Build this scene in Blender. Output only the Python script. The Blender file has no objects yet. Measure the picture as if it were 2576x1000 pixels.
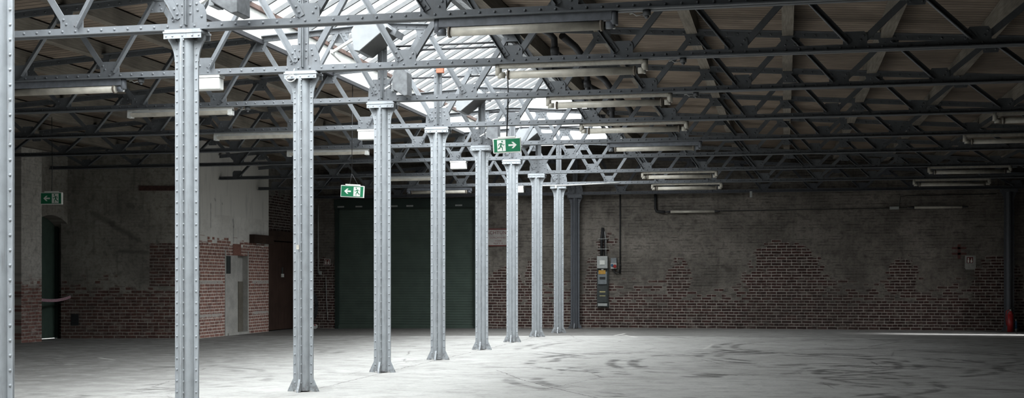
import bpy, bmesh, math, random
from mathutils import Vector, Matrix
random.seed(7)
SC = bpy.context.scene
COL = SC.collection
PI = math.pi

# ------------------------------------------------------------------ materials
class NT:
    def __init__(self, name):
        self.mat = bpy.data.materials.new(name)
        self.mat.use_nodes = True
        self.t = self.mat.node_tree
        self.t.nodes.clear()
        self.out = self.t.nodes.new('ShaderNodeOutputMaterial')
    def n(self, typ, **kw):
        nd = self.t.nodes.new(typ)
        for k, v in kw.items():
            setattr(nd, k, v)
        return nd
    def setin(self, sock, v):
        if v is None:
            return
        if isinstance(v, bpy.types.NodeSocket):
            self.t.links.new(v, sock)
        elif isinstance(v, (tuple, list)) and len(v) == 3 and sock.type == 'RGBA':
            sock.default_value = (*v, 1)
        else:
            sock.default_value = v
    def m(self, op, a, b=None, c=None, clamp=False):
        nd = self.n('ShaderNodeMath', operation=op, use_clamp=clamp)
        self.setin(nd.inputs[0], a)
        self.setin(nd.inputs[1], b)
        self.setin(nd.inputs[2], c)
        return nd.outputs[0]
    def vm(self, op, a, b=None):
        nd = self.n('ShaderNodeVectorMath', operation=op)
        self.setin(nd.inputs[0], a)
        self.setin(nd.inputs[1], b)
        return nd.outputs['Value'] if op in ('LENGTH', 'DISTANCE') else nd.outputs[0]
    def mix(self, f, a, b, mode='MIX'):
        nd = self.n('ShaderNodeMix', data_type='RGBA', blend_type=mode, clamp_factor=True)
        self.setin(nd.inputs[0], f)
        self.setin(nd.inputs[6], a)
        self.setin(nd.inputs[7], b)
        return nd.outputs[2]
    def noise(self, vec, scale, detail=4, rough=.55, dist=0.):
        nd = self.n('ShaderNodeTexNoise')
        self.setin(nd.inputs['Vector'], vec)
        nd.inputs['Scale'].default_value = scale
        nd.inputs['Detail'].default_value = detail
        nd.inputs['Roughness'].default_value = rough
        nd.inputs['Distortion'].default_value = dist
        return nd.outputs['Fac']
    def ramp(self, f, lo, hi, a=0., b=1.):
        nd = self.n('ShaderNodeMapRange', interpolation_type='SMOOTHSTEP')
        self.setin(nd.inputs[0], f)
        for i, v in enumerate((lo, hi, a, b)):
            self.setin(nd.inputs[i + 1], v)
        return nd.outputs[0]
    def obj(self):
        return self.n('ShaderNodeTexCoord').outputs['Object']
    def pos(self):
        return self.n('ShaderNodeNewGeometry').outputs['Position']
    def sep(self, v):
        nd = self.n('ShaderNodeSeparateXYZ')
        self.setin(nd.inputs[0], v)
        return nd.outputs
    def comb(self, x, y, z):
        nd = self.n('ShaderNodeCombineXYZ')
        for i, v in enumerate((x, y, z)):
            self.setin(nd.inputs[i], v)
        return nd.outputs[0]
    def scalev(self, v, s):
        nd = self.n('ShaderNodeVectorMath', operation='MULTIPLY')
        self.setin(nd.inputs[0], v)
        nd.inputs[1].default_value = s
        return nd.outputs[0]
    def bump(self, h, strength=.3, dist=.01):
        nd = self.n('ShaderNodeBump')
        nd.inputs['Strength'].default_value = strength
        nd.inputs['Distance'].default_value = dist
        self.setin(nd.inputs['Height'], h)
        return nd.outputs[0]
    def principled(self, color, rough=.6, metal=0., normal=None, spec=.5):
        p = self.n('ShaderNodeBsdfPrincipled')
        self.setin(p.inputs['Base Color'], color)
        self.setin(p.inputs['Roughness'], rough)
        p.inputs['Metallic'].default_value = metal
        p.inputs['Specular IOR Level'].default_value = spec
        if normal is not None:
            self.setin(p.inputs['Normal'], normal)
        self.t.links.new(p.outputs[0], self.out.inputs[0])
        return self.mat

def plain(name, col, rough=.5, var=.12, scale=14., metal=0., spec=.5):
    t = NT(name)
    v = t.pos()
    f = t.noise(v, scale, 4)
    c = t.mix(t.ramp(f, .3, .75), tuple(x * (1 + var) for x in col), tuple(x * (1 - 2 * var) for x in col))
    return t.principled(c, rough, metal, spec=spec)

def steel_paint(name, col, dirt=.35, spec=.5):
    t = NT(name)
    v = t.pos()
    f = t.noise(v, 9, 5, .6)
    g = t.noise(t.scalev(v, (14, 14, 1.3)), 3, 3)
    c = t.mix(t.ramp(f, .35, .8), col, tuple(x * .8 for x in col))
    c = t.mix(t.m('MULTIPLY', t.ramp(g, .55, .8), dirt), c, (.12, .10, .085))
    # rust and scuffing at the feet of the columns
    z = t.sep(v)[2]
    low = t.m('MULTIPLY', t.ramp(z, .0, .17, 1, 0), t.ramp(t.noise(v, 22, 4), .42, .62))
    c = t.mix(t.m('MULTIPLY', low, .55), c, (.075, .06, .05))
    return t.principled(c, .48, 0., t.bump(t.noise(v, 60, 3), .08, .004), spec)

M = {}
M['paint'] = steel_paint('grey_column_paint', (.37, .392, .41))
M['truss'] = steel_paint('dark_grey_truss_paint', (.165, .174, .183), spec=.3)
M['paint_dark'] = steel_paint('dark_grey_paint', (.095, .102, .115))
M['rail_grey'] = plain('grey_enamel', (.17, .18, .20), .45)
M['white'] = plain('white_enamel', (.80, .80, .76), .4, .04)
M['cream'] = plain('yellowed_cream_plastic', (.58, .54, .46), .4, .10, 20)
M['tube'] = plain('dusty_tube_housing', (.58, .54, .46), .35, .10, 9)
M['bronze'] = plain('brown_ring_metal', (.17, .14, .11), .5)
M['housing'] = plain('pale_grey_sheet_metal', (.20, .208, .212), .5, .06, 6)
M['dark_glass'] = plain('dark_grille', (.055, .053, .05), .55, .15, 40)
M['unit_grey'] = plain('worn_grey_metal', (.12, .125, .13), .5, .18, 14)
M['black'] = plain('black_rubber', (.018, .018, .019), .6)
M['red'] = plain('red_enamel', (.38, .03, .03), .4)
M['sign_red'] = plain('sign_red_enamel', (.13, .026, .022), .5)
M['orange'] = plain('orange_plastic', (.27, .085, .04), .5)
M['ochre'] = plain('ochre_label', (.55, .30, .05), .6)
M['blue'] = plain('blue_plastic', (.04, .12, .22), .5)
M['green_sign'] = plain('sign_green', (.012, .17, .075), .35, .05)
M['sign_white'] = plain('sign_white', (.80, .80, .74), .4, .03)
M['panel_grey'] = plain('panel_grey', (.42, .43, .41), .5, .06)
M['panel_mid'] = plain('panel_mid_grey', (.20, .22, .23), .5, .08)
M['panel_dark'] = plain('panel_dark', (.045, .052, .05), .5)
M['pipe_dark'] = plain('dark_pipe', (.035, .035, .038), .5)
M['pipe_pale'] = plain('pale_pipe', (.45, .45, .43), .5)
M['brown_sill'] = plain('brown_sill_wood', (.10, .062, .05), .7, .25, 12)
M['curb_white'] = plain('dirty_white_board', (.55, .55, .52), .7, .09, 5)
M['bar'] = plain('glazing_bar_paint', (.05, .052, .052), .5, .12)
M['gold'] = plain('yellow_label', (.55, .48, .22), .5)

def mat_wood(name, c1, c2, along, board=None):
    """weathered timber, grain along one axis; board = (axis, pitch) draws the joints between boards"""
    t = NT(name)
    v = t.pos()
    sc = [60., 60., 60.]
    sc['xyz'.index(along)] = 2.2
    g = t.noise(t.scalev(v, sc), 1., 4, .6)
    b = t.noise(v, 1.3, 4)
    c = t.mix(t.ramp(g, .3, .72), c1, c2)
    c = t.mix(t.ramp(b, .35, .7, 0, .55), c, tuple(x * .45 for x in c1))
    nrm = None
    if board:
        ax, pitch = board
        q = t.m('DIVIDE', t.sep(v)['xyz'.index(ax)], pitch)
        fr = t.m('FRACT', q)
        edge = t.m('MINIMUM', fr, t.m('SUBTRACT', 1., fr))
        idn = t.n('ShaderNodeTexWhiteNoise', noise_dimensions='1D')
        t.setin(idn.inputs['W'], t.m('FLOOR', q))
        c = t.mix(t.m('MULTIPLY', idn.outputs[0], .6), c, tuple(x * .5 for x in c2))
        joint = t.ramp(edge, .02, .07)
        c = t.mix(joint, (.008, .007, .006), c)
        nrm = t.bump(joint, .6, .02)
    return t.principled(c, .85, 0., nrm, .25)
M['boards'] = mat_wood('roof_boards', (.27, .208, .16), (.44, .35, .275), 'x', ('y', .135))
M['purlin'] = mat_wood('purlin_timber', (.22, .192, .158), (.34, .30, .25), 'y')
M['brown_door'] = mat_wood('dark_brown_boards', (.055, .032, .024), (.085, .05, .037), 'z')
M['lintel'] = mat_wood('dark_brown_beam', (.05, .032, .024), (.075, .046, .034), 'y')

def mat_glass():
    t = NT('skylight_glass')
    tr = t.n('ShaderNodeBsdfTransparent')
    v = t.pos()
    c = t.mix(t.ramp(t.noise(v, 2.2, 4), .3, .75), (.90, .93, .94), (.84, .875, .885))
    t.setin(tr.inputs[0], c)
    gl = t.n('ShaderNodeBsdfGlossy')
    gl.inputs['Roughness'].default_value = .15
    fr = t.n('ShaderNodeFresnel')
    mx = t.n('ShaderNodeMixShader')
    t.setin(mx.inputs[0], t.m('MULTIPLY', fr.outputs[0], .5))
    t.t.links.new(tr.outputs[0], mx.inputs[1])
    t.t.links.new(gl.outputs[0], mx.inputs[2])
    t.t.links.new(mx.outputs[0], t.out.inputs[0])
    return t.mat
M['glass'] = mat_glass()

def mat_wall(name, zsplit=1.05, brick=((.082, .040, .034), (.046, .026, .023)), mortar=(.42, .38, .335),
             plaster=((.30, .28, .25), (.20, .185, .165)), patches=(), rects=(), plrects=(), amp=.55, soft=.10,
             pl_relief=.5, bands=(), marks=(), speck=.25, squash=.5, stain=.5, streaks=.25, holes=.5, coat=None, grime=1., remnant=.6):
    """old brickwork, limewashed or plastered above zsplit; patches = ellipses (u, v, ru, rv) and rects (u0, v0, u1, v1)
    of bare brick, plrects = rendered rectangles, bands = (v0, v1, u0, u1) white painted courses"""
    t = NT(name)
    o = t.sep(t.obj())
    uv = t.comb(o[0], o[2], 0.)
    wob = t.noise(uv, 5, 3)
    uvw = t.comb(o[0], t.m('ADD', o[2], t.m('MULTIPLY', t.m('SUBTRACT', wob, .5), .016)), 0.)
    # cross bond: rows of stretchers and rows of headers take turns, every second stretcher row shifted by half a brick
    vv0 = t.m('DIVIDE', t.sep(uvw)[1], .073)
    par = t.m('FLOOR', t.m('MODULO', t.m('ADD', vv0, 400.), 2.))
    alt = t.m('FLOOR', t.m('MODULO', t.m('MULTIPLY', t.m('ADD', vv0, 400.), .5), 2.))
    bx = t.m('ADD', t.m('MULTIPLY', o[0], t.m('ADD', 1., par)), t.m('ADD', t.m('MULTIPLY', par, .125), t.m('MULTIPLY', alt, .125)))
    uvw = t.comb(bx, t.sep(uvw)[1], 0.)
    br = t.n('ShaderNodeTexBrick', offset=0., offset_frequency=2, squash=1., squash_frequency=2)
    t.setin(br.inputs['Vector'], uvw)
    br.inputs['Scale'].default_value = 1
    br.inputs['Brick Width'].default_value = .25
    br.inputs['Row Height'].default_value = .073
    br.inputs['Mortar Size'].default_value = .0105
    br.inputs['Mortar Smooth'].default_value = .25
    br.inputs['Bias'].default_value = 0
    t.setin(br.inputs['Color1'], brick[0])
    t.setin(br.inputs['Color2'], brick[1])
    t.setin(br.inputs['Mortar'], mortar)
    mort = br.outputs['Fac']
    n1 = t.noise(uv, 1.1, 6, .62)
    n2 = t.noise(uv, 6.5, 5, .6)
    n3 = t.noise(t.comb(o[0], t.m('MULTIPLY', o[2], 4.), 0.), 3.2, 5, .65)
    bcol = t.mix(t.ramp(n2, .42, .75, 0, .6), br.outputs['Color'], tuple(x * .45 for x in brick[1]))
    bcol = t.mix(t.ramp(n3, .50, .70, 0, remnant), bcol, plaster[0])
    # limewash / render mask
    pm = t.m('ADD', t.m('SUBTRACT', o[2], zsplit), t.m('MULTIPLY', t.m('SUBTRACT', n1, .5), amp))
    pm = t.m('ADD', pm, t.m('MULTIPLY', t.m('SUBTRACT', n2, .5), amp * .45))
    cell = t.n('ShaderNodeTexBrick', offset=0., offset_frequency=2, squash=1., squash_frequency=2)
    t.setin(cell.inputs['Vector'], uvw)
    for nm, vv in (('Scale', 1), ('Brick Width', .25), ('Row Height', .073), ('Mortar Size', .0)):
        cell.inputs[nm].default_value = vv
    t.setin(cell.inputs['Color1'], (0., 0., 0.)); t.setin(cell.inputs['Color2'], (1., 1., 1.))
    rb = t.n('ShaderNodeRGBToBW')
    t.t.links.new(cell.outputs['Color'], rb.inputs[0])
    pm = t.m('ADD', pm, t.m('MULTIPLY', t.m('SUBTRACT', rb.outputs[0], .5), speck))
    nz = t.m('ADD', t.m('MULTIPLY', t.m('SUBTRACT', n2, .5), 1.0), t.m('MULTIPLY', t.m('SUBTRACT', n1, .5), 1.2))
    for (u, v, ru, rv) in patches:
        d = t.m('ADD', t.m('POWER', t.m('DIVIDE', t.m('SUBTRACT', o[0], u), ru), 2.),
                t.m('POWER', t.m('DIVIDE', t.m('SUBTRACT', o[2], v), rv), 2.))
        d = t.m('ADD', d, nz)
        pm = t.m('SUBTRACT', pm, t.ramp(d, -.1, 2.0, 1.35, 0.))
    def inrect(u0, v0, u1, v1, s=.012):
        a = t.m('MULTIPLY', t.ramp(o[0], u0 - s, u0 + s), t.ramp(o[0], u1 - s, u1 + s, 1, 0))
        b = t.m('MULTIPLY', t.ramp(o[2], v0 - s, v0 + s), t.ramp(o[2], v1 - s, v1 + s, 1, 0))
        return t.m('MULTIPLY', a, b)
    for r in plrects:
        pm = t.m('ADD', pm, t.m('MULTIPLY', inrect(*r), 1.6))
    clean = None
    for r in rects:
        k = inrect(*r)
        pm = t.m('SUBTRACT', pm, t.m('MULTIPLY', k, 4.))
        clean = k if clean is None else t.m('MAXIMUM', clean, k)
    mask = t.ramp(pm, -soft, soft)
    mask = t.m('MULTIPLY', mask, t.m('SUBTRACT', 1., t.m('MULTIPLY', t.m('MULTIPLY', t.m('SUBTRACT', 1., mort),
               t.ramp(n3, .60, .70)), holes)))
    pcol = t.mix(t.ramp(n1, .32, .68), plaster[0], plaster[1])
    pcol = t.mix(t.ramp(n2, .48, .70, 0, .65 * grime), pcol, tuple(x * .55 for x in plaster[1]))
    pcol = t.mix(t.ramp(t.noise(uv, 17, 4, .7), .42, .72, 0, .45 * grime), pcol, tuple(x * .5 for x in plaster[1]))
    fr = t.m('FRACT', vv0)
    hl = t.ramp(t.m('ABSOLUTE', t.m('SUBTRACT', fr, .5)), .36, .47)
    n6 = t.noise(t.comb(t.m('MULTIPLY', o[0], 1.6), t.m('MULTIPLY', o[2], 9.), 2.2), 1.9, 4, .6)
    hl = t.m('ADD', t.m('MULTIPLY', hl, t.ramp(n6, .48, .62)), t.m('MULTIPLY', mort, t.m('MULTIPLY', t.ramp(n1, .5, .62), .35)))
    pcol = t.mix(t.m('MULTIPLY', hl, pl_relief), pcol, tuple(x * .3 for x in plaster[1]))
    if coat:
        pcol = t.mix(t.m('MULTIPLY', t.ramp(t.m('ADD', o[2], t.m('MULTIPLY', t.m('SUBTRACT', n2, .5), .05)), coat[0] - .012, coat[0] + .012), .9), pcol, coat[1])
    st = t.noise(t.comb(t.m('MULTIPLY', o[0], 5.), t.m('MULTIPLY', o[2], .7), 3.3), 1.6, 4)
    pcol = t.mix(t.ramp(st, .52, .75, 0, streaks), pcol, tuple(x * .4 for x in plaster[1]))
    c = t.mix(mask, bcol, pcol)
    for (v0, v1, u0, u1) in bands:
        k = t.m('MULTIPLY', inrect(u0, v0, u1, v1, .004), t.ramp(t.noise(uv, 14, 3), .36, .46))
        c = t.mix(t.m('MULTIPLY', k, .85), c, (.52, .49, .45))
    big = t.noise(t.comb(o[0], o[2], 7.7), .45, 4)
    c = t.mix(t.ramp(big, .45, .72, 0, stain), c, tuple(x * .35 for x in plaster[1]))
    for (u0, v0, u1, v1, w) in marks:
        L = math.hypot(u1 - u0, v1 - v0) + 1e-6
        du, dv = (u1 - u0) / L, (v1 - v0) / L
        a = t.m('ADD', t.m('MULTIPLY', t.m('SUBTRACT', o[0], u0), du), t.m('MULTIPLY', t.m('SUBTRACT', o[2], v0), dv))
        q = t.m('SUBTRACT', t.m('MULTIPLY', t.m('SUBTRACT', o[0], u0), dv), t.m('MULTIPLY', t.m('SUBTRACT', o[2], v0), du))
        e = t.m('MAXIMUM', t.m('SUBTRACT', t.m('ABSOLUTE', t.m('SUBTRACT', a, L / 2)), L / 2), 0.)
        d = t.m('ADD', t.m('ADD', t.m('ABSOLUTE', q), e), t.m('MULTIPLY', t.m('SUBTRACT', n2, .5), w * 5.))
        c = t.mix(t.ramp(d, w * .3, w * 2.2, .55, 0), c, tuple(x * .3 for x in plaster[1]))
    h = t.m('ADD', t.m('MULTIPLY', t.m('SUBTRACT', 1., mort), t.m('SUBTRACT', 1., t.m('MULTIPLY', mask, 1 - .6 * pl_relief))),
            t.m('MULTIPLY', n2, .35))
    return t.principled(c, .9, 0., t.bump(h, .55, .012), .2)

def mat_floor():
    t = NT('worn_concrete_floor')
    v = t.pos()
    o = t.sep(v)
    n1 = t.noise(v, .5, 6, .6)
    n2 = t.noise(v, 2.6, 6, .68, .4)
    n3 = t.noise(v, 24, 4, .7)
    n4 = t.noise(t.scalev(v, (.5, 1.3, 1)), 1.1, 5, .65, 1.5)
    n5 = t.noise(t.vm('ADD', v, (31., 7., 0.)), .8, 4, .6, .8)
    c = t.mix(t.ramp(n1, .3, .7), (.42, .41, .388), (.35, .34, .32))
    c = t.mix(t.ramp(n2, .46, .70, 0, .45), c, (.20, .192, .18))
    c = t.mix(t.ramp(n2, .30, .44, .35, 0), c, (.47, .46, .435))
    c = t.mix(t.ramp(n4, .52, .70, 0, .5), c, (.17, .163, .153))
    # light fall-off away from the middle strip, painted into the floor colour
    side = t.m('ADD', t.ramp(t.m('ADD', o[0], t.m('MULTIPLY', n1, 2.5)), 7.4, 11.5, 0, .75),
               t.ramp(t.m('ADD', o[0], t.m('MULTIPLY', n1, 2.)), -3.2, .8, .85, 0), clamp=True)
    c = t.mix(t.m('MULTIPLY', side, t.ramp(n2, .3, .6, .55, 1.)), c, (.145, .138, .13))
    # darker screed along the back wall, with the edge of the old pour
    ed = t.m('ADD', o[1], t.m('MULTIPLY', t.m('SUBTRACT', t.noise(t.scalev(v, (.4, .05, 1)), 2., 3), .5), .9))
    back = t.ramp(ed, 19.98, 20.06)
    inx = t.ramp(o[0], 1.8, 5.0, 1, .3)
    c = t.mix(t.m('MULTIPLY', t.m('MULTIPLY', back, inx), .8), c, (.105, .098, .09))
    # tyre marks: broken arcs of rubber around turning circles, in pairs
    ndist = t.m('MULTIPLY', t.m('SUBTRACT', n1, .5), .55)
    for (cx, cy, r, k, lo, hi) in ((4.4, 11.4, 2.6, .8, .44, .52), (5.6, 11.2, 2.5, .75, .44, .52), (4.6, 7.9, 2.3, .7, .48, .56), (6.6, 13.2, 2.3, .75, .45, .53),
                              (2.4, 5.2, 4.2, .5, .50, .6), (-6.2, 9.0, 3.0, .5, .48, .58), (-5.0, 12.5, 2.4, .5, .48, .58), (7.4, 16.0, 3.0, .7, .45, .54),
                              (7.6, 9.2, 1.9, .65, .46, .54), (5.0, 15.5, 4.2, .6, .48, .58), (-3.5, 6.5, 2.2, .45, .5, .58)):
        d = t.vm('DISTANCE', t.comb(o[0], o[1], 0.), (cx, cy, 0.))
        d = t.m('SUBTRACT', t.m('ADD', d, ndist), r)
        two = t.m('ABSOLUTE', t.m('SUBTRACT', t.m('ABSOLUTE', t.m('SUBTRACT', d, .16)), .16))
        ring = t.ramp(two, .03, .12, k, 0)
        c = t.mix(t.m('MULTIPLY', ring, t.m('MULTIPLY', t.ramp(n2, .3, .55), t.ramp(n5, lo, hi))), c, (.055, .052, .049))
    # cracks
    vor = t.n('ShaderNodeTexVoronoi', feature='DISTANCE_TO_EDGE')
    t.setin(vor.inputs['Vector'], t.vm('ADD', v, t.scalev(t.comb(n3, n1, 0.), (.18, .5, 0.))))
    vor.inputs['Scale'].default_value = .28
    crack = t.m('MULTIPLY', t.ramp(vor.outputs[0], .0012, .0035, 1, 0), t.ramp(n5, .46, .54))
    c = t.mix(t.m('MULTIPLY', crack, .8), c, (.07, .065, .06))
    # joints of the old pours, short cracks, chalk and paint marks: (x0, y0, x1, y1, width, strength, tone)
    for (x0, y0, x1, y1, w, k, tone) in ((.10, 5.4, -.06, 21.0, .014, .8, 0), (-6., 7.75, .2, 7.75, .02, .35, 0), (.5, 8.2, 9.5, 8.15, .02, .6, 0),
            (1.46, 9.05, 2.1, 7.6, .012, .8, 0), (2.1, 7.6, 2.75, 6.4, .014, .9, 0), (2.75, 6.4, 3.5, 5.2, .014, .9, 0), (2.5, 7.0, 3.1, 6.6, .01, .8, 0), (2.3, 6.2, 2.9, 6.0, .01, .8, 0),
            (3.0, 5.6, 3.9, 5.5, .012, .8, 0), (1.62, 20.2, 1.72, 21.2, .05, .85, 1), (1.72, 20.5, 2.2, 19.4, .05, .8, 1), (2.80, 11.0, 3.02, 11.02, .035, .8, 1),
            (-5.5, 10.5, -4.9, 9.95, .05, .6, 1), (-7.1, 13.9, -6.6, 14.4, .06, .5, 1), (3.93, 14.9, 4.0, 16.8, .05, .35, 1), (7.7, 11.1, 7.86, 11.0, .03, .6, 1),
            (7.75, 10.15, 7.95, 10.2, .03, .7, 1), (8.02, 10.27, 8.22, 10.3, .03, .6, 1), (8.6, 21.2, 8.9, 21.25, .04, .4, 1)):
        L = math.hypot(x1 - x0, y1 - y0)
        du, dv = (x1 - x0) / L, (y1 - y0) / L
        a = t.m('ADD', t.m('MULTIPLY', t.m('SUBTRACT', o[0], x0), du), t.m('MULTIPLY', t.m('SUBTRACT', o[1], y0), dv))
        q = t.m('SUBTRACT', t.m('MULTIPLY', t.m('SUBTRACT', o[0], x0), dv), t.m('MULTIPLY', t.m('SUBTRACT', o[1], y0), du))
        e = t.m('MAXIMUM', t.m('SUBTRACT', t.m('ABSOLUTE', t.m('SUBTRACT', a, L / 2)), L / 2), 0.)
        d = t.m('ADD', t.m('ABSOLUTE', t.m('ADD', q, t.m('MULTIPLY', t.m('SUBTRACT', n2, .5), .12))), e)
        f = t.ramp(d, w * .4, w, k, 0)
        if not tone: f = t.m('MULTIPLY', f, t.ramp(n3, .32, .5, .25, 1.))
        c = t.mix(f, c, (.60, .58, .54) if tone else (.05, .047, .043))
    # dropped paint and pale scuffs
    sc = t.noise(t.scalev(v, (1.2, 4.0, 1)), 1.9, 2, .4)
    c = t.mix(t.ramp(sc, .735, .75, 0, .75), c, (.60, .58, .54))
    c = t.mix(t.ramp(n3, .35, .75, 0, .3), c, (.17, .163, .155))
    r = t.ramp(n2, .3, .7, .62, .85)
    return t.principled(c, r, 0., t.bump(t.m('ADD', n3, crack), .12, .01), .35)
M['floor'] = mat_floor()

def mat_concrete(name, a, b):
    t = NT(name)
    v = t.pos()
    c = t.mix(t.ramp(t.noise(v, 3, 6, .65), .3, .7), a, b)
    c = t.mix(t.ramp(t.noise(v, 40, 3), .4, .8, 0, .3), c, tuple(x * .6 for x in b))
    return t.principled(c, .9, 0., t.bump(t.noise(v, 50, 3), .2, .006), .2)
M['concrete'] = mat_concrete('grey_concrete', (.52, .50, .46), (.38, .365, .335))
M['concrete_dark'] = mat_concrete('shabby_brown_concrete', (.21, .19, .155), (.15, .135, .11))
M['green_door'] = plain('dark_green_door_paint', (.075, .115, .09), .5, .1, 5)
M['shutter'] = plain('dark_green_shutter_paint', (.078, .108, .088), .45, .08, 3)
M['shutter_frame'] = plain('shutter_rail_green', (.020, .034, .028), .5, .1, 3)

def mat_stripes():
    t = NT('red_and_white_tape')
    o = t.sep(t.obj())
    q = t.m('ADD', t.m('MULTIPLY', o[0], 21.), t.m('MULTIPLY', o[2], -9.))
    f = t.ramp(t.m('FRACT', q), .48, .52)
    return t.principled(t.mix(f, (.38, .10, .15), (.66, .56, .60)), .5)
M['tape'] = mat_stripes()

# ------------------------------------------------------------------ mesh builder
class MB:
    def __init__(self):
        self.b = bmesh.new()
    def _face(self, vs):
        try:
            return self.b.faces.new(vs)
        except ValueError:
            return None
    def hexa(self, pts):
        v = [self.b.verts.new(p) for p in pts]
        for q in ((0, 3, 2, 1), (4, 5, 6, 7), (0, 1, 5, 4), (1, 2, 6, 5), (2, 3, 7, 6), (3, 0, 4, 7)):
            self._face([v[i] for i in q])
        return self
    def box(self, x0, y0, z0, x1, y1, z1):
        return self.hexa([(x0, y0, z0), (x1, y0, z0), (x1, y1, z0), (x0, y1, z0),
                          (x0, y0, z1), (x1, y0, z1), (x1, y1, z1), (x0, y1, z1)])
    def bar(self, p0, p1, w, h, up=(0, 0, 1)):
        p0, p1 = Vector(p0), Vector(p1)
        d = (p1 - p0).normalized()
        s = d.cross(Vector(up))
        if s.length < 1e-5:
            s = d.cross(Vector((1, 0, 0)))
        s.normalize()
        u = s.cross(d).normalized()
        a, c = s * w / 2, u * h / 2
        return self.hexa([p0 - a - c, p0 + a - c, p1 + a - c, p1 - a - c, p0 - a + c, p0 + a + c, p1 + a + c, p1 - a + c])
    def prism(self, poly, axis, lo, hi):
        """poly in the two other axes (x,z for axis y; x,y for axis z; y,z for axis x), extruded lo..hi"""
        def P(a, b, t):
            return {'y': (a, t, b), 'z': (a, b, t), 'x': (t, a, b)}[axis]
        A = [self.b.verts.new(P(a, b, lo)) for a, b in poly]
        B = [self.b.verts.new(P(a, b, hi)) for a, b in poly]
        n = len(poly)
        self._face(A[::-1]); self._face(B)
        for i in range(n):
            self._face([A[i], A[(i + 1) % n], B[(i + 1) % n], B[i]])
        return self
    def cyl(self, p0, p1, r, seg=14, r1=None, cap=True):
        p0, p1 = Vector(p0), Vector(p1)
        r1 = r if r1 is None else r1
        d = (p1 - p0).normalized()
        a = d.orthogonal().normalized()
        c = d.cross(a)
        A, B = [], []
        for i in range(seg):
            t = 2 * PI * i / seg
            o = a * math.cos(t) + c * math.sin(t)
            A.append(self.b.verts.new(p0 + o * r)); B.append(self.b.verts.new(p1 + o * r1))
        for i in range(seg):
            f = self._face([A[i], A[(i + 1) % seg], B[(i + 1) % seg], B[i]])
            if f: f.smooth = True
        if cap:
            self._face(A[::-1]); self._face(B)
        return self
    def tube(self, pts, r, seg=10):
        pts = [Vector(p) for p in pts]
        rings = []
        ref = None
        for i, p in enumerate(pts):
            d = (pts[min(i + 1, len(pts) - 1)] - pts[max(i - 1, 0)]).normalized()
            if ref is None:
                ref = d.orthogonal().normalized()
            a = (ref - d * ref.dot(d)).normalized()
            ref = a
            c = d.cross(a)
            rings.append([self.b.verts.new(p + (a * math.cos(2 * PI * k / seg) + c * math.sin(2 * PI * k / seg)) * r) for k in range(seg)])
        for A, B in zip(rings, rings[1:]):
            for k in range(seg):
                f = self._face([A[k], A[(k + 1) % seg], B[(k + 1) % seg], B[k]])
                if f: f.smooth = True
        self._face(rings[0][::-1]); self._face(rings[-1])
        return self
    def rivet(self, p, n, r=.014):
        p, n = Vector(p), Vector(n).normalized()
        a = n.orthogonal().normalized()
        c = n.cross(a)
        rings = []
        for (rr, hh) in ((r, 0), (r * .8, r * .5)):
            rings.append([self.b.verts.new(p + (a * math.cos(k * PI / 4) + c * math.sin(k * PI / 4)) * rr + n * hh) for k in range(8)])
        top = self.b.verts.new(p + n * r * .72)
        for k in range(8):
            for f in (self._face([rings[0][k], rings[0][(k + 1) % 8], rings[1][(k + 1) % 8], rings[1][k]]),
                      self._face([rings[1][k], rings[1][(k + 1) % 8], top])):
                if f: f.smooth = True
        return self
    def build(self, name, mat, parent=None, loc=None, rotz=0., bevel=0.):
        if name != 'floor': bmesh.ops.recalc_face_normals(self.b, faces=self.b.faces)
        me = bpy.data.meshes.new(name)
        self.b.to_mesh(me); self.b.free()
        me.materials.append(mat)
        o = bpy.data.objects.new(name, me)
        COL.objects.link(o)
        if parent is not None:
            o.parent = parent
        if loc is not None:
            o.location = loc
        o.rotation_euler = (0, 0, rotz)
        if bevel:
            md = o.modifiers.new('bevel', 'BEVEL'); md.width = bevel; md.segments = 2; md.limit_method = 'ANGLE'
        return o

def tag(o, label=None, cat=None, group=None, kind=None):
    if label: o['label'] = label
    if cat: o['category'] = cat
    if group: o['group'] = group
    if kind: o['kind'] = kind
    return o
def thing(name, label, cat, loc=(0, 0, 0), rotz=0., group=None, kind=None):
    o = bpy.data.objects.new(name, None)
    COL.objects.link(o)
    o.empty_display_size = .1
    o.location = loc; o.rotation_euler = (0, 0, rotz)
    return tag(o, label, cat, group, kind)
def dup(root, loc, label, rotz=None, skip=()):
    r = root.copy(); COL.objects.link(r)
    r.location = loc
    if rotz is not None: r.rotation_euler = (0, 0, rotz)
    r['label'] = label
    for ch in list(root.children):
        if ch in skip: continue
        c = ch.copy(); COL.objects.link(c); c.parent = r
        for g in ch.children:
            d = g.copy(); COL.objects.link(d); d.parent = c
    return r
ORD = ['first', 'second', 'third', 'fourth', 'fifth', 'sixth', 'seventh', 'eighth', 'ninth', 'tenth', 'eleventh', 'twelfth']

# ------------------------------------------------------------------ camera
cam = bpy.data.cameras.new('camera')
co = bpy.data.objects.new('camera', cam)
COL.objects.link(co)
cam.sensor_width = 36; cam.sensor_fit = 'HORIZONTAL'
cam.lens = 36 * 3149.7 / 2576
cam.shift_y = 201.5 / 2576
co.location = (5.3731, -7.8835, 1.2617)
co.rotation_euler = (PI / 2, 0, .2150)
cam.clip_end = 400
SC.camera = co

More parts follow.
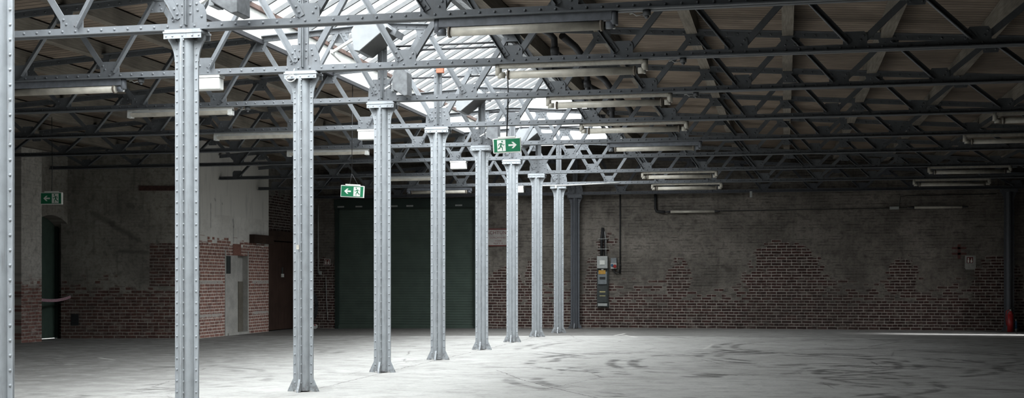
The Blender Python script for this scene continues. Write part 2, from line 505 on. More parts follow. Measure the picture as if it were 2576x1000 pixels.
# column positions (x, y) and the height of the truss underside at each
CX = [-.02, -.12, .07, .03, .04, 0., -.07, -.03, .09, .03]
CY = [-.07, 2.96, 5.39, 8.34, 11.09, 14.16, 17.07, 19.47, 21.54, 24.28]
CH = [3.60, 3.59, 3.59, 3.66, 3.64, 3.67, 3.69, 3.60, 3.50, 3.45]
H0 = 3.6
SL = .063                      # roof pitch
YB = 24.5                      # back wall
XL, XR = -10.55, 11.2
Y0 = -9.6
ZL = -.085                     # the floor falls towards the far left corner

# ------------------------------------------------------------------ setting: floor, walls, roof
def struct(o, label, cat):
    return tag(o, label, cat, kind='structure')
def zfloor(x, y):
    a = min(max((2. - x) / 8.5, 0.), 1.)
    b = min(max((y - 9.) / 8., 0.), 1.)
    return ZL * a * b * b * (3 - 2 * b)
fl = MB()
nx, ny = 48, 70
fx = [-12. + 24.4 * i / nx for i in range(nx + 1)]
fy = [Y0 - .6 + (YB + 1.2 - Y0) * j / ny for j in range(ny + 1)]
gv = [[fl.b.verts.new((x, y, zfloor(x, y))) for x in fx] for y in fy]
for j in range(ny):
    for i in range(nx):
        fl._face([gv[j][i], gv[j][i + 1], gv[j + 1][i + 1], gv[j + 1][i]]).smooth = True
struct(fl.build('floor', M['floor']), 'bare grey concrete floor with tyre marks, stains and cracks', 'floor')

# back wall: local x starts at X = -8.1
back_mat = mat_wall('back_wall_brick', zsplit=.93,
    patches=((13.5, 1.42, .92, .72), (13.35, 1.95, .6, .42), (10.8, 1.35, .26, .5), (16.3, 1.42, .32, .5), (8.65, 1.3, .26, .9), (9.0, 2.25, .3, .35),
             (18.5, 1.25, .5, .7), (6.2, 1.0, .4, .5), (7.0, 1.3, .2, .6), (1.1, 1.3, .35, .6), (1.3, 2.9, .25, .3)),
    plaster=((.265, .236, .204), (.15, .134, .116)), pl_relief=.9, stain=.35, amp=.22, speck=.75, holes=.9,
    marks=((5.86, 3.22, 5.82, 2.98, .05), (5.9, 1.95, 5.95, 1.9, .07), (12.9, 1.85, 12.93, 1.84, .03), (15.4, 1.83, 15.44, 1.82, .025), (11.2, 2.75, 11.24, 2.74, .03), (11.9, 1.6, 12.1, 1.5, .05)))
UB = -8.1
bw = MB()
for (a, b, z0, z1) in ((0, 1.44, -.2, 5.2), (1.44, 5.46, 3.34, 5.2), (5.46, 19.7, -.2, 5.2)):
    bw.box(a, 0, z0, b, .35, z1)
struct(bw.build('wall_back', back_mat, loc=(UB, YB, 0)), 'old brick back wall, limewashed above and bare brick below', 'wall')
# right wall with a narrow gap of an open door
rw_mat = mat_wall('right_wall_brick', zsplit=1.3)
rw = MB()
# local x runs towards -Y from the back wall
for (a, b, z0, z1) in ((0, 2.0, 0, 5.2), (2.0, 2.5, 2.3, 5.2), (2.5, YB - Y0 + .4, 0, 5.2)):
    rw.box(a, 0, z0, b, .35, z1)
struct(rw.build('wall_right', rw_mat, loc=(XR, YB, 0), rotz=-PI / 2), 'dark brick wall along the right side of the hall', 'wall')
# wall behind the camera
struct(MB().box(0, 0, 0, 22.2, .35, 5.2).build('wall_front', rw_mat, loc=(11.4, Y0, 0), rotz=PI), 'brick wall behind the camera', 'wall')

# left wall with arched doorway: local x runs along +Y, local -y is the room side (+X)
lw_mat = mat_wall('left_wall_brick', zsplit=1.15, plaster=((.40, .37, .325), (.28, .26, .225)), pl_relief=.35, stain=.5)
def arch_wall(len0, a, b, len1, spring, crown, top, th):
    mb = MB()
    mb.box(len0, 0, 0, a, th, top)
    mb.box(b, 0, 0, len1, th, top)
    n = 14
    mid, hw = (a + b) / 2, (b - a) / 2
    rise = crown - spring
    R = (hw * hw + rise * rise) / (2 * rise)
    for i in range(n):
        x0 = a + (b - a) * i / n; x1 = a + (b - a) * (i + 1) / n
        z = [crown - R + math.sqrt(R * R - (x - mid) ** 2) for x in (x0, x1)]
        mb.hexa([(x0, 0, z[0]), (x1, 0, z[1]), (x1, th, z[1]), (x0, th, z[0]), (x0, 0, top), (x1, 0, top), (x1, th, top), (x0, th, top)])
    return mb
YL = Y0
struct(arch_wall(0, 16.36 - YL, 17.87 - YL, 18.3 - YL, 2.50, 2.77, 5.2, .36).build('wall_left', lw_mat, loc=(XL, YL, ZL), rotz=PI / 2),
       'dark brick left wall with a round-arched doorway', 'wall')
pier_mat = mat_wall('pier_brick', zsplit=1.25, plaster=((.74, .70, .64), (.58, .545, .49)), brick=((.30, .14, .115), (.19, .10, .085)), pl_relief=.45, stain=.15, amp=.7)
struct(MB().box(0, -.25, 0, .74, .01, 5.2).build('wall_pier', pier_mat, loc=(XL, 15.60, ZL), rotz=PI / 2),
       'pale limewashed brick pier left of the arched doorway', 'wall')
# set-back wall running at a slant to the red brick block
SA, SB = (-10.5, 17.75), (-7.65, 18.47)
slant = math.atan2(SB[1] - SA[1], SB[0] - SA[0])
slen = math.hypot(SB[1] - SA[1], SB[0] - SA[0])
sl_mat = mat_wall('slanted_wall_brick', zsplit=1.15, plaster=((.40, .37, .32), (.26, .24, .205)), brick=((.15, .075, .06), (.09, .05, .044)), mortar=(.36, .325, .28),
                  rects=((1.80, 1.2, 3.2, 2.16),), plrects=((1.08, 1.2, 1.74, 1.90),), pl_relief=.4, stain=.4, streaks=.5, amp=.9, speck=.5,
                  marks=((.5, 2.85, .95, 2.60, .05), (.9, 2.62, 1.55, 2.22, .045), (1.3, 3.02, 1.42, 3.0, .045), (1.1, 1.98, 1.75, 1.96, .03)))
struct(MB().box(-.2, 0, 0, slen, .3, 5.2).build('wall_left_slanted', sl_mat, loc=(SA[0], SA[1], ZL), rotz=slant),
       'dark grimy brick wall between arched doorway and red brick block', 'wall')
# red brick block: local x along +Y
XB = -7.65
BY = 18.45
blk_mat = mat_wall('red_block_brick', zsplit=2.235, brick=((.37, .185, .145), (.25, .13, .108)), mortar=(.80, .72, .64),
                   plaster=((.88, .85, .79), (.72, .69, .63)), amp=.035, soft=.02, pl_relief=.06, stain=.05, streaks=.25, holes=.10, grime=.3, remnant=.10, coat=(2.86, (.80, .77, .71)),
                   bands=((1.235, 1.312, -.1, 1.2), (1.235, 1.312, 2.87, 4.), (.465, .542, -.1, 1.15), (.465, .542, 2.9, 3.9)),
                   marks=((.55, 3.1, .55, 2.55, .018), (1.75, 2.78, 1.78, 2.62, .03), (.75, 3.22, .8, 3.18, .02), (1.15, 3.15, 1.17, 3.12, .02), (1.78, 2.62, 1.78, 2.24, .02)))
bl = MB()
bl.box(0, 0, 0, 1.32, .32, 5.2); bl.box(2.59, 0, 0, 3.88, .32, 5.2); bl.box(1.32, 0, 1.92, 2.59, .32, 5.2)
struct(bl.build('wall_left_block', blk_mat, loc=(XB, BY, ZL), rotz=PI / 2), 'red brick wall with white plaster above on the left', 'wall')
# recess beyond the block, with the brown door
rec_mat = mat_wall('recess_brick', zsplit=3.6, brick=((.07, .036, .03), (.045, .026, .023)))
struct(MB().box(0, 0, 0, 2.3, .3, 5.2).build('wall_left_recess', rec_mat, loc=(-7.95, 22.3, ZL), rotz=PI / 2),
       'dark brick recess behind the brown sliding door', 'wall')

# arched green door
d1 = thing('door_1', 'dark green arched steel door behind red and white tape', 'door', (XL - .36, 16.2, ZL), PI / 2, kind='structure')
MB().box(.02, .01, .014, 1.80, .06, 2.95).build('door_leaf', M['green_door'], d1)
MB().box(.14, -.07, 0, .22, .01, 2.55).build('door_frame', M['shutter_frame'], d1)
MB().box(1.60, -.07, 0, 1.68, .01, 2.55).build('door_frame', M['shutter_frame'], d1)
MB().box(.80, -.045, 1.0, .84, .01, 1.16).build('door_handle', M['pipe_pale'], d1)

# grey concrete doorway in the red brick block
d2 = thing('door_2', 'grey concrete doorway in the red brick wall', 'door', (XB, BY + 1.32, ZL), PI / 2, kind='structure')
MB().box(0, -.015, 0, .67, .2, 1.92).build('concrete_slab', M['concrete'], d2)
MB().box(.67, .13, .04, 1.27, .22, 1.92).build('door_leaf', M['concrete'], d2)
MB().box(1.248, -.012, 0, 1.274, .25, 1.925).build('door_jamb', M['concrete'], d2)
for x in (-.022, 1.268):
    MB().box(x, -.020, 0, x + .02, .0, 2.04).build('painted_edge', M['curb_white'], d2)
MB().box(.98, .11, .04, 1.245, .13, 1.29).build('lower_panel', M['concrete_dark'], d2)
MB().box(.02, -.03, 1.48, .24, -.014, 1.90).build('dark_slot', M['panel_dark'], d2)
MB().box(.10, -.05, 0, 1.27, .12, .055).build('door_sill', M['concrete'], d2)
MB().box(.42, -.012, 1.92, .86, .01, 2.20).build('lintel_tiles', plain('rust_red_tiles', (.27, .125, .095), .8, .2, 30), d2)

# brown sliding door and its track box
d3 = thing('door_3', 'dark brown wooden sliding door beyond red brick wall', 'door', (-7.95, 22.34, ZL), PI / 2, kind='structure')
dl = MB()
for i in range(9):
    dl.box(i * .2 + .02, -.22, .02, i * .2 + .217, -.17, 2.33)
dl.build('door_leaf', M['brown_door'], d3)
MB().box(1.83, -.26, 0, 1.95, -.0, 2.35).build('door_frame', M['brown_door'], d3)
MB().box(1.02, -.235, 1.46, 1.10, -.22, 1.66).build('handle_plate', M['panel_dark'], d3)
MB().box(1.0, -.245, 1.40, 1.14, -.219, 1.49).build('notice', M['sign_white'], d3)
tag(MB().box(0, -.14, 2.25, 1.20, .01, 2.46).build('door_track_box', M['lintel'], loc=(XB, 21.14, ZL), rotz=PI / 2),
    'dark brown wooden track box over the red brick corner', 'beam')
tag(MB().box(.05, -.26, 2.36, 2.1, -.003, 2.62).build('header_beam', M['lintel'], loc=(-7.95, 22.36, ZL), rotz=PI / 2),
    'dark brown wooden beam above the brown sliding door', 'beam')

# roller shutter
d4 = thing('door_4', 'wide dark green roller shutter in the back wall', 'door', (-6.66, YB, -.088), kind='structure')
W = 4.02
sh = MB()
pitch = .068
nz = int(3.22 / pitch)
prof = []
for i in range(nz):
    z = .06 + i * pitch
    prof += [(.10, z), (.0945, z + .012), (.0945, z + .048), (.10, z + .058)]
prof.append((.10, .06 + nz * pitch))
vs = [[sh.b.verts.new((x, y, z)) for (y, z) in prof] for x in (.07, W - .07)]
for i in range(len(prof) - 1):
    sh._face([vs[0][i], vs[1][i], vs[1][i + 1], vs[0][i + 1]])
sh.box(.07, .11, .0, W - .07, .14, 3.3)
sh.build('slat_curtain', M['shutter'], d4)
MB().box(.02, -.03, 0, .10, .16, 3.32).build('guide_rail', M['shutter_frame'], d4)
MB().box(W - .10, -.03, 0, W - .02, .16, 3.32).build('guide_rail', M['shutter_frame'], d4)
MB().box(.10, .04, .0, W - .10, .13, .10).build('bottom_bar', M['shutter'], d4)
MB().box(0, -.04, 3.27, W, .20, 3.52).build('shutter_box', M['shutter_frame'], d4)
for x in (.10, .62, 1.62, 2.06, 2.98, 3.42):
    MB().box(x, -.05, 3.30, x + .19, -.039, 3.34).build('top_clip', M['panel_grey'], d4)

# roof boards (two shallow slopes with the skylight slot), purlins
def zroof(x, extra=0.):
    return H0 + 1.03 + .04 - SL * abs(x) + extra
PH = .22
def slab(x0, x1, ya, yb):
    a, b = zroof(x0, PH + .02), zroof(x1, PH + .02)
    return MB().hexa([(x0, ya, a), (x1, ya, b), (x1, yb, b), (x0, yb, a), (x0, ya, a + .14), (x1, ya, b + .14), (x1, yb, b + .14), (x0, yb, a + .14)])
YS0, YS1 = -5.2, 22.0          # skylight from / to
XS = 1.76
struct(slab(-11.9, -XS, Y0 - .4, YB + .5).build('ceiling', M['boards']), 'dark boarded roof slope left of the skylight', 'ceiling')
o = slab(XS, 11.9, Y0 - .4, YB + .5).build('ceiling', M['boards'])
struct(o, 'dark boarded roof slope right of the skylight', 'ceiling')
bk = slab(-XS, 0, YS1 + .1, YB + .5)
o = bk.build('ceiling', M['boards']); struct(o, 'dark roof boards between skylight end and back wall, left half', 'ceiling')
o = slab(0, XS, YS1 + .1, YB + .5).build('ceiling', M['boards']); struct(o, 'dark roof boards between skylight end and back wall, right half', 'ceiling')
o = slab(-XS, XS, Y0 - .4, YS0 - .1).build('ceiling', M['boards']); struct(o, 'dark roof boards behind the camera', 'ceiling')

pn = 0
for side in (-1, 1):
    for i in range(8):
        x = side * (1.8 + 1.2 * i)
        if x < -10.3 or x > 11: continue
        z = zroof(x) + .005
        ye = YB if x > XB else SA[1] + (x - .07 - SA[0]) * (SB[1] - SA[1]) / (SB[0] - SA[0])
        mb = MB().box(-.07, 0, 0, .07, ye - Y0 - .02, PH - .01)
        nm = 'skylight' if i == 0 else ORD[i]
        lab = ('whitish timber purlin carrying the %s edge of the skylight' % ('left' if side < 0 else 'right')) if i == 0 else \
              ('dusty timber roof purlin, %s one out on the %s of the skylight' % (ORD[i], 'left' if side < 0 else 'right'))
        tag(mb.build('purlin', M['purlin'], loc=(x, Y0 + .01, z)), lab, 'purlin', 'timber purlins under the roof boards')

# ------------------------------------------------------------------ skylight
ZC0 = H0 + 1.03 - SL * XS + .0    # underside of the curb
ZSILL = 5.0
TP = .54
RX = 1.70
ZR = ZSILL + TP * RX
for side, nm in ((-1, 'window_1'), (1, 'window_2')):
    sd = 'left' if side < 0 else 'right'
    w = thing(nm, 'white glazed %s slope of the ridge skylight' % sd, 'skylight', (0, 0, 0), kind='structure')
    x_in = side * 1.70
    lo, hi = sorted((side * 1.70, side * 1.735))
    MB().box(lo, YS0, 4.57, hi, YS1, 4.94).build('curb_board', M['curb_white'], w)
    lo, hi = sorted((side * 1.66, side * 1.80))
    MB().box(lo, YS0, 4.94, hi, YS1, 5.0).build('sill', M['brown_sill'], w)
    lo, hi = sorted((side * 1.685, side * 1.73))
    MB().box(lo, YS0, 4.51, hi, YS1, 4.568).build('curb_edge', M['pipe_dark'], w)
    # panes
    g = MB()
    v = [g.b.verts.new(p) for p in ((side * RX, YS0, ZSILL + .045), (side * RX, YS1, ZSILL + .045), (side * .02, YS1, ZR + .035), (side * .02, YS0, ZR + .035))]
    g._face(v)
    g.build('glass_panes', M['glass'], w)
    # bars
    b = MB()
    y = YS0
    while y < YS1:
        b.bar((side * RX, y, ZSILL + .0), (side * .02, y, ZR - .01), .036, .062)
        y += .42
    b.build('glazing_bars', M['bar'], w)
tag(MB().box(-.05, YS0, ZR - .06, .05, YS1, ZR + .10).build('ridge_beam', M['bar']), 'pale steel ridge beam along the top of the skylight', 'beam')
for yy, nm in ((YS1, 'back'), (YS0 - .06, 'front')):
    e = MB().prism([(-1.75, 4.50), (1.75, 4.50), (1.75, 5.0), (0, ZR + .05), (-1.75, 5.0)], 'y', yy, yy + .06)
    struct(e.build('wall_skylight_' + nm, M['curb_white']), 'white boarded gable closing the %s end of the skylight' % ('far' if nm == 'back' else 'near'), 'wall')

# ------------------------------------------------------------------ columns
def arc_quadrant(q):
    """one of the four riveted quadrant irons; q = 0..3"""
    mb = MB()
    ro, ri, fl, g, th = .0775, .069, .1175, .002, .0095
    a0 = math.asin((g + th) / ro); a1 = PI / 2 - a0
    out = [(fl, g + th)]
    for i in range(9):
        t = a0 + (a1 - a0) * i / 8
        out.append((ro * math.cos(t), ro * math.sin(t)))
    out += [(g + th, fl), (g, fl)]
    for i in range(7):
        t = PI / 2 - .03 - (PI / 2 - .06) * i / 6
        out.append((ri * math.cos(t), ri * math.sin(t)))
    out.append((fl, g))
    c, s = [(1, 0), (0, 1), (-1, 0), (0, -1)][q]
    R = lambda p: (p[0] * c - p[1] * s, p[0] * s + p[1] * c)
    mb.prism([R(p) for p in out], 'z', .012, H0 - .086)
    z = .10
    while z < H0 - .10:
        for (p, nn) in (((.098, g + th), (0, 1)), ((g + th, .098), (1, 0))):
            pp = R(p); nv = R(nn)
            mb.rivet((pp[0], pp[1], z), (nv[0], nv[1], 0), .0115)
        z += .105 if z < H0 - .45 else .062
    return mb
def make_column():
    t = thing('steel_column', 'x', 'column', (0, 0, 0), 0, 'row of riveted steel columns down the hall')
    for q in range(4):
        arc_quadrant(q).build('quadrant_iron', M['paint'], t)
    MB().box(-.195, -.104, H0 - .034, .195, .104, H0 - .016).build('cap_plate', M['paint'], t)
    MB().box(-.18, -.10, H0 - .016, .18, .10, H0).build('cap_plate', M['paint'], t)
    for s in (-1, 1):
        pts = [(.113, H0 - .29)]
        for i in range(9):
            a = i / 8
            pts.append((.121 + .066 * (a ** 2.2), H0 - .29 + .205 * a))
        pts += [(.19, H0 - .075), (.19, H0 - .034), (.113, H0 - .034)]
        MB().prism([(s * x, z) for x, z in pts], 'y', -.011, .011).build('capital_bracket', M['paint'], t)
        st = MB().box(-.19, s * .0 + (-.098 if s < 0 else .088), H0 - .085, .19, (-.088 if s < 0 else .098), H0 - .034)
        for x in (-.165, -.10, 0, .10, .165):
            st.rivet((x, s * .098, H0 - .06), (0, s, 0), .011)
        st.build('capital_strip', M['paint'], t)
    for s in (-1, 1):
        p = [(s * .113, 0), (s * .185, 0), (s * .178, .022), (s * .1185, .145), (s * .113, .145)]
        MB().prism(p, 'y', -.013, .013).build('base_gusset', M['paint'], t)
        MB().prism(p, 'x', -.013, .013).build('base_gusset', M['paint'], t)
    return t
col_labels = [
    'riveted grey steel column cut by the left edge of the photo',
    'widest whole riveted grey column, left of the white box fitting',
    'riveted grey steel column with a small pale sticker, third from left',
    'riveted grey steel column, fourth from the left, in front of shutter',
    'riveted grey steel column, fifth from the left, across the shutter middle',
    'riveted grey steel column at the right edge of the green shutter',
    'riveted grey steel column just right of the red lettered wall sign',
    'slim bright grey column, third from the back of the row',
    'last bright grey column of the row, before the dark one',
    'dark riveted column against the back wall, left of electrical panel']
proto = make_column()
cols = []
for k in range(10):
    r = proto if k == 0 else dup(proto, (0, 0, 0), '')
    zf = zfloor(CX[k], CY[k])
    r.location = (CX[k], CY[k], zf); r.scale = (1, 1, (CH[k] - zf) / H0)
    r['label'] = col_labels[k]
    cols.append(r)
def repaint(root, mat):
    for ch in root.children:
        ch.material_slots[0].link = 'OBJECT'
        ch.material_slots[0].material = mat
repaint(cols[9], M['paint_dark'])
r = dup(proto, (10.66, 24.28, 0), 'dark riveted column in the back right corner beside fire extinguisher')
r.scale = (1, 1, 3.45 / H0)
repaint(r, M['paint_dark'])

# ------------------------------------------------------------------ trusses
def zup(x):                       # centre of the upper chord above the truss underside
    return 1.03 - SL * abs(x)
def angle_chord(mb, xa, xb, za, zb, flip, skip=0.):
    """pair of angle irons back to back; flip -> legs hang down from the top"""
    n = 1
    s = -1 if flip else 1
    for y in (-1, 1):
        ya, yb = sorted((y * .007, y * .016))
        o0, o1 = (0, .075) if not flip else (-.075, 0)
        mb.hexa([(xa, ya, za + o0), (xb, ya, zb + o0), (xb, yb, zb + o0), (xa, yb, za + o0),
                 (xa, ya, za + o1), (xb, ya, zb + o1), (xb, yb, zb + o1), (xa, yb, za + o1)])
        ya, yb = sorted((y * .007, y * .075))
        o0, o1 = (0, .011) if not flip else (-.011, 0)
        mb.hexa([(xa, ya, za + o0), (xb, ya, zb + o0), (xb, yb, zb + o0), (xa, yb, za + o0),
                 (xa, ya, za + o1), (xb, ya, zb + o1), (xb, yb, zb + o1), (xa, yb, za + o1)])
        L = abs(xb - xa)
        k = int(L / .138)
        for i in range(k + 1):
            f = (i + .5) / (k + 1)
            mb.rivet((xa + (xb - xa) * f, y * .016, za + (zb - za) * f + s * .044), (0, y, 0), .0135)
def make_truss(nl, nr, xl, xr):
    t = thing('roof_truss', 'x', 'truss', (0, 0, 0), 0, 'riveted roof trusses across the hall')
    mb = MB(); angle_chord(mb, xl, xr, 0, 0, False); mb.build('lower_chord', M['truss'], t)
    for xe in (xl, xr):
        mb = MB(); angle_chord(mb, 0, xe, zup(0) + .0375, zup(xe) + .0375, True); mb.build('upper_chord', M['truss'], t)
    # middle post over the column
    po = MB()
    for s in (-1, 1):
        for y in (-1, 1):
            ya, yb = sorted((y * .007, y * .015)); xa, xb = sorted((s * .006, s * .062))
            po.box(xa, ya, .05, xb, yb, zup(0) - .02)
            ya, yb = sorted((y * .007, y * .06)); xa, xb = sorted((s * .004, s * .013))
            po.box(xa, ya, .05, xb, yb, zup(0) - .02)
        for z in (.16, .24, .32, .7, .8, .9):
            po.rivet((s * .04, -.015, z), (0, -1, 0)); po.rivet((s * .04, .015, z), (0, 1, 0))
    po.build('middle_post', M['truss'], t)
    g = MB().prism([(-.2, .012), (.2, .012), (.196, .16), (.178, .215), (.135, .31), (-.135, .31), (-.178, .215), (-.196, .16)], 'y', -.006, .006)
    for (x, z) in ((-.15, .13), (-.11, .19), (.15, .13), (.11, .19), (-.1, .25), (.1, .25), (-.14, .1)):
        g.rivet((x, -.006, z), (0, -1, 0)); g.rivet((x, .006, z), (0, 1, 0))
    g.build('column_gusset', M['truss'], t)
    for i in range(nl, nr + 1):
        if i == 0: continue
        x = 1.2 * i
        a, b = max(x - .12, xl), min(x + .12, xr)
        g = MB().prism([(a, .02), (b, .02), (b, .165), (b - .03, .205), (a + .03, .205), (a, .165)], 'y', -.006, .006)
        for dx in (-.085, .085):
            for (e, z) in ((0, .16), (-.028 if dx > 0 else .028, .115)):
                for y in (-1, 1):
                    g.rivet((x + dx + e, y * .006, z), (0, y, 0))
        g.build('gusset_plate', M['truss'], t)
    for i in range(nl, nr):
        x = 1.2 * i + .6
        z = zup(x)
        g = MB().prism([(x - .13, z - .02), (x + .13, z - .02), (x + .085, z - .165), (x - .085, z - .165)], 'y', -.006, .006)
        for dx in (-.045, .045):
            for dz in (-.075, -.13):
                for y in (-1, 1):
                    g.rivet((x + dx * (1 if dz > -.1 else 1.3), y * .006, z + dz), (0, y, 0))
        g.build('gusset_plate', M['truss'], t)
    def diag(x0, z0, x1, z1, front):
        d = Vector((x1 - x0, 0, z1 - z0)).normalized()
        nrm = Vector((-d.z, 0, d.x))          # in the truss plane
        if nrm.z > 0: nrm = -nrm              # lower edge
        y = -1 if front else 1
        mb = MB()
        p0, p1 = Vector((x0, 0, z0)), Vector((x1, 0, z1))
        c = Vector((0, y * .0105, 0))
        mb.hexa([p + q for p in () for q in ()] or
                [p0 - nrm * .032 + Vector((0, y * .006, 0)), p0 + nrm * .032 + Vector((0, y * .006, 0)),
                 p1 + nrm * .032 + Vector((0, y * .006, 0)), p1 - nrm * .032 + Vector((0, y * .006, 0)),
                 p0 - nrm * .032 + Vector((0, y * .015, 0)), p0 + nrm * .032 + Vector((0, y * .015, 0)),
                 p1 + nrm * .032 + Vector((0, y * .015, 0)), p1 - nrm * .032 + Vector((0, y * .015, 0))])
        q0 = nrm * .032; q1 = nrm * .023
        ya, yb = Vector((0, y * .015, 0)), Vector((0, y * .062, 0))
        mb.hexa([p0 + q1 + ya, p0 + q0 + ya, p1 + q0 + ya, p1 + q1 + ya, p0 + q1 + yb, p0 + q0 + yb, p1 + q0 + yb, p1 + q1 + yb])
        for e in (.045, .105):
            a = p0 + d * e; mb.rivet(a + Vector((0, y * .015, 0)), (0, y, 0))
            a = p1 - d * e; mb.rivet(a + Vector((0, y * .015, 0)), (0, y, 0))
        mb.build('diagonal', M['truss'], t)
    for i in range(nl, nr + 1):
        x = 1.2 * i
        for s in (-1, 1):
            xu = x + s * .6
            if xu < xl + .05 or xu > xr - .05: continue
            inner = (i > 0 and s < 0) or (i < 0 and s > 0) or (i == 0 and s < 0)
            diag(x + s * (.052 if i else .07), .085 if i else .12, xu - s * .035, zup(xu) - .035, inner)
    return t
tru_labels = ['riveted grey truss overhead on the leftmost column',
  'nearest riveted truss in view, crossing the top edge of photo', 'second riveted truss from the front, on the third column',
  'third riveted truss from the front, on the fourth column', 'fourth riveted truss from the front, on the fifth column',
  'fifth riveted truss from the front, on the sixth column', 'sixth riveted truss from the front, on the seventh column',
  'riveted truss on the eighth column, ending at the white plastered block', 'rearmost bright truss, on the last bright column',
  'dark truss lying along the top of the back wall']
full = make_truss(-8, 9, XL - .02, 11.15)
short = make_truss(-6, 9, XB - .02, 11.15)
for k in range(10):
    r = full if k == 0 else (dup(full, (0, 0, 0), '') if k < 7 else (short if k == 7 else dup(short, (0, 0, 0), '')))
    r.location = (CX[k] if k < 7 else max(CX[k], 0), CY[k], CH[k])
    r['label'] = tru_labels[k]
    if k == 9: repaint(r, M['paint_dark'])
# ------------------------------------------------------------------ lamps
def make_lamp(kind):
    """tube luminaire hung under a truss, 1.6 m long, origin at the middle of its top"""
    t = thing('ceiling_tube_lamp', 'x', 'lamp', (0, 0, 0), 0, 'fluorescent tube lamps hung under the trusses')
    L = .8
    if kind == 'batten':
        MB().box(-L, -.035, -.055, L, .035, .001).build('lamp_body', M['white'], t, bevel=.004)
        rf = MB().prism([(-.058, -.052), (.058, -.052), (.042, -.10), (-.042, -.10)], 'x', -L + .06, L - .06)
        rf.build('diffuser', M['tube'], t)
        for s in (-1, 1):
            a, b = sorted((s * L, s * (L - .07)))
            MB().box(a, -.045, -.115, b, .045, -.03).build('end_cap', M['white'], t, bevel=.006)
    else:
        rail = M['rail_grey'] if kind == 'grey' else M['cream']
        end = M['rail_grey'] if kind == 'grey' else M['cream']
        hgt = .075 if kind == 'grey' else .04
        MB().box(-L + .02, -.035, -hgt - .002, L - .02, .035, .001).build('mounting_rail', rail, t, bevel=.004)
        MB().cyl((-L + .10, 0, -.115), (L - .10, 0, -.115), .042, 18).build('tube', M['tube'], t)
        for s in (-1, 1):
            e = MB().cyl((s * (L - .005), 0, -.002), (s * (L - .005), 0, -.118), .036, 14)
            e.cyl((s * L, 0, -.115), (s * (L - .075), 0, -.115), .034, 14)
            e.build('elbow_fitting', end, t)
            MB().cyl((s * (L - .105), 0, -.115), (s * (L - .125), 0, -.115), .052, 16).build('end_ring', M['bronze'], t)
            MB().cyl((s * (L - .005), 0, -.118), (s * (L - .005), 0, -.15), .012, 8).build('end_knob', M['white'], t)
    return t
lampP = {}
def lamp(kind, x, k, label):
    if kind not in lampP:
        lampP[kind] = make_lamp(kind); r = lampP[kind]
    else:
        r = dup(lampP[kind], (0, 0, 0), '')
    r.location = (x, CY[k], CH[k]); r['label'] = label
for k, kind, lab in ((1, 'grey', 'largest tube lamp, at the top of the photo under the nearest truss'),
                     (2, 'cream', 'cream tube lamp right of the skylight under the second truss'),
                     (3, 'cream', 'cream tube lamp right of the skylight under the third truss'),
                     (4, 'cream', 'cream tube lamp right of the skylight under the fourth truss'),
                     (5, 'grey', 'grey railed tube lamp right of the skylight under the fifth truss'),
                     (7, 'cream', 'cream tube lamp, upper of the pair above the right back wall'),
                     (8, 'cream', 'cream tube lamp, lower of the pair above the right back wall')):
    lamp(kind, 3.12, k, lab)
for k, kind, lab in ((2, 'grey', 'grey railed tube lamp at the far left under the second truss'),
                     (3, 'batten', 'white batten lamp passing behind the second column from left'),
                     (4, 'batten', 'white batten lamp ending behind the third column from left'),
                     (5, 'batten', 'white batten lamp between third and fourth columns behind the green sign cable'),
                     (7, 'batten', 'white batten lamp between fourth and fifth columns above the shutter'),
                     (8, 'grey', 'grey railed tube lamp behind the fifth column above the shutter')):
    lamp(kind, -2.95 if k < 8 else -2.87, k, lab)
for k, kind, lab in ((4, 'cream', 'dim tube lamp at the right edge, topmost of the right ones'),
                     (5, 'cream', 'dim tube lamp at the right edge, second one down'),
                     (7, 'cream', 'dim tube lamp at far right, upper of the two complete ones'),
                     (8, 'cream', 'dim tube lamp at far right, lower of the two complete ones')):
    lamp(kind, 9.10 if k < 8 else 9.0, k, lab)
# lamps on the back wall
wl = None
for x, z, lab in ((3.05, 2.99, 'slim tube lamp on the back wall, left one, below the cream pair'),
                  (9.04, 3.03, 'slim dim tube lamp on the back wall near the right corner')):
    if wl is None:
        wl = t = thing('wall_tube_lamp', lab, 'lamp', (x, YB, z), 0, 'slim tube lamps on the back wall')
        MB().cyl((-.56, -.09, 0), (.56, -.09, 0), .033, 14).build('tube', M['tube'], t)
        for s in (-1, 1):
            MB().cyl((s * .56, -.09, 0), (s * .70, -.09, 0), .03, 12, .014).build('end_cap', M['pipe_dark'], t)
            MB().box(s * .5 - .02, -.09, -.012, s * .5 + .02, 0, .012).build('wall_bracket', M['pipe_dark'], t)
    else:
        dup(wl, (x, YB, z), lab)

# white emergency boxes under every second truss
eb = None
for k, lab in ((2, 'white box fitting right of the second column, largest of its kind'), (4, 'white box fitting half behind the fourth column'),
               (6, 'white box fitting between the fifth and sixth columns'), (8, 'small white box fitting just right of the seventh column')):
    x = {2: -1.09, 4: -1.10, 6: -1.2, 8: -.93}[k]
    if eb is None:
        eb = thing('ceiling_emergency_light', lab, 'lamp', (x, CY[k], CH[k]), 0, 'white box fittings under the trusses')
        MB().box(-.165, -.065, -.165, .165, .065, -.03).build('lamp_cover', M['white'], eb, bevel=.012)
        MB().box(-.172, -.07, -.03, .172, .07, .001).build('lamp_base', M['white'], eb)
    else:
        dup(eb, (x, CY[k], CH[k]), lab)

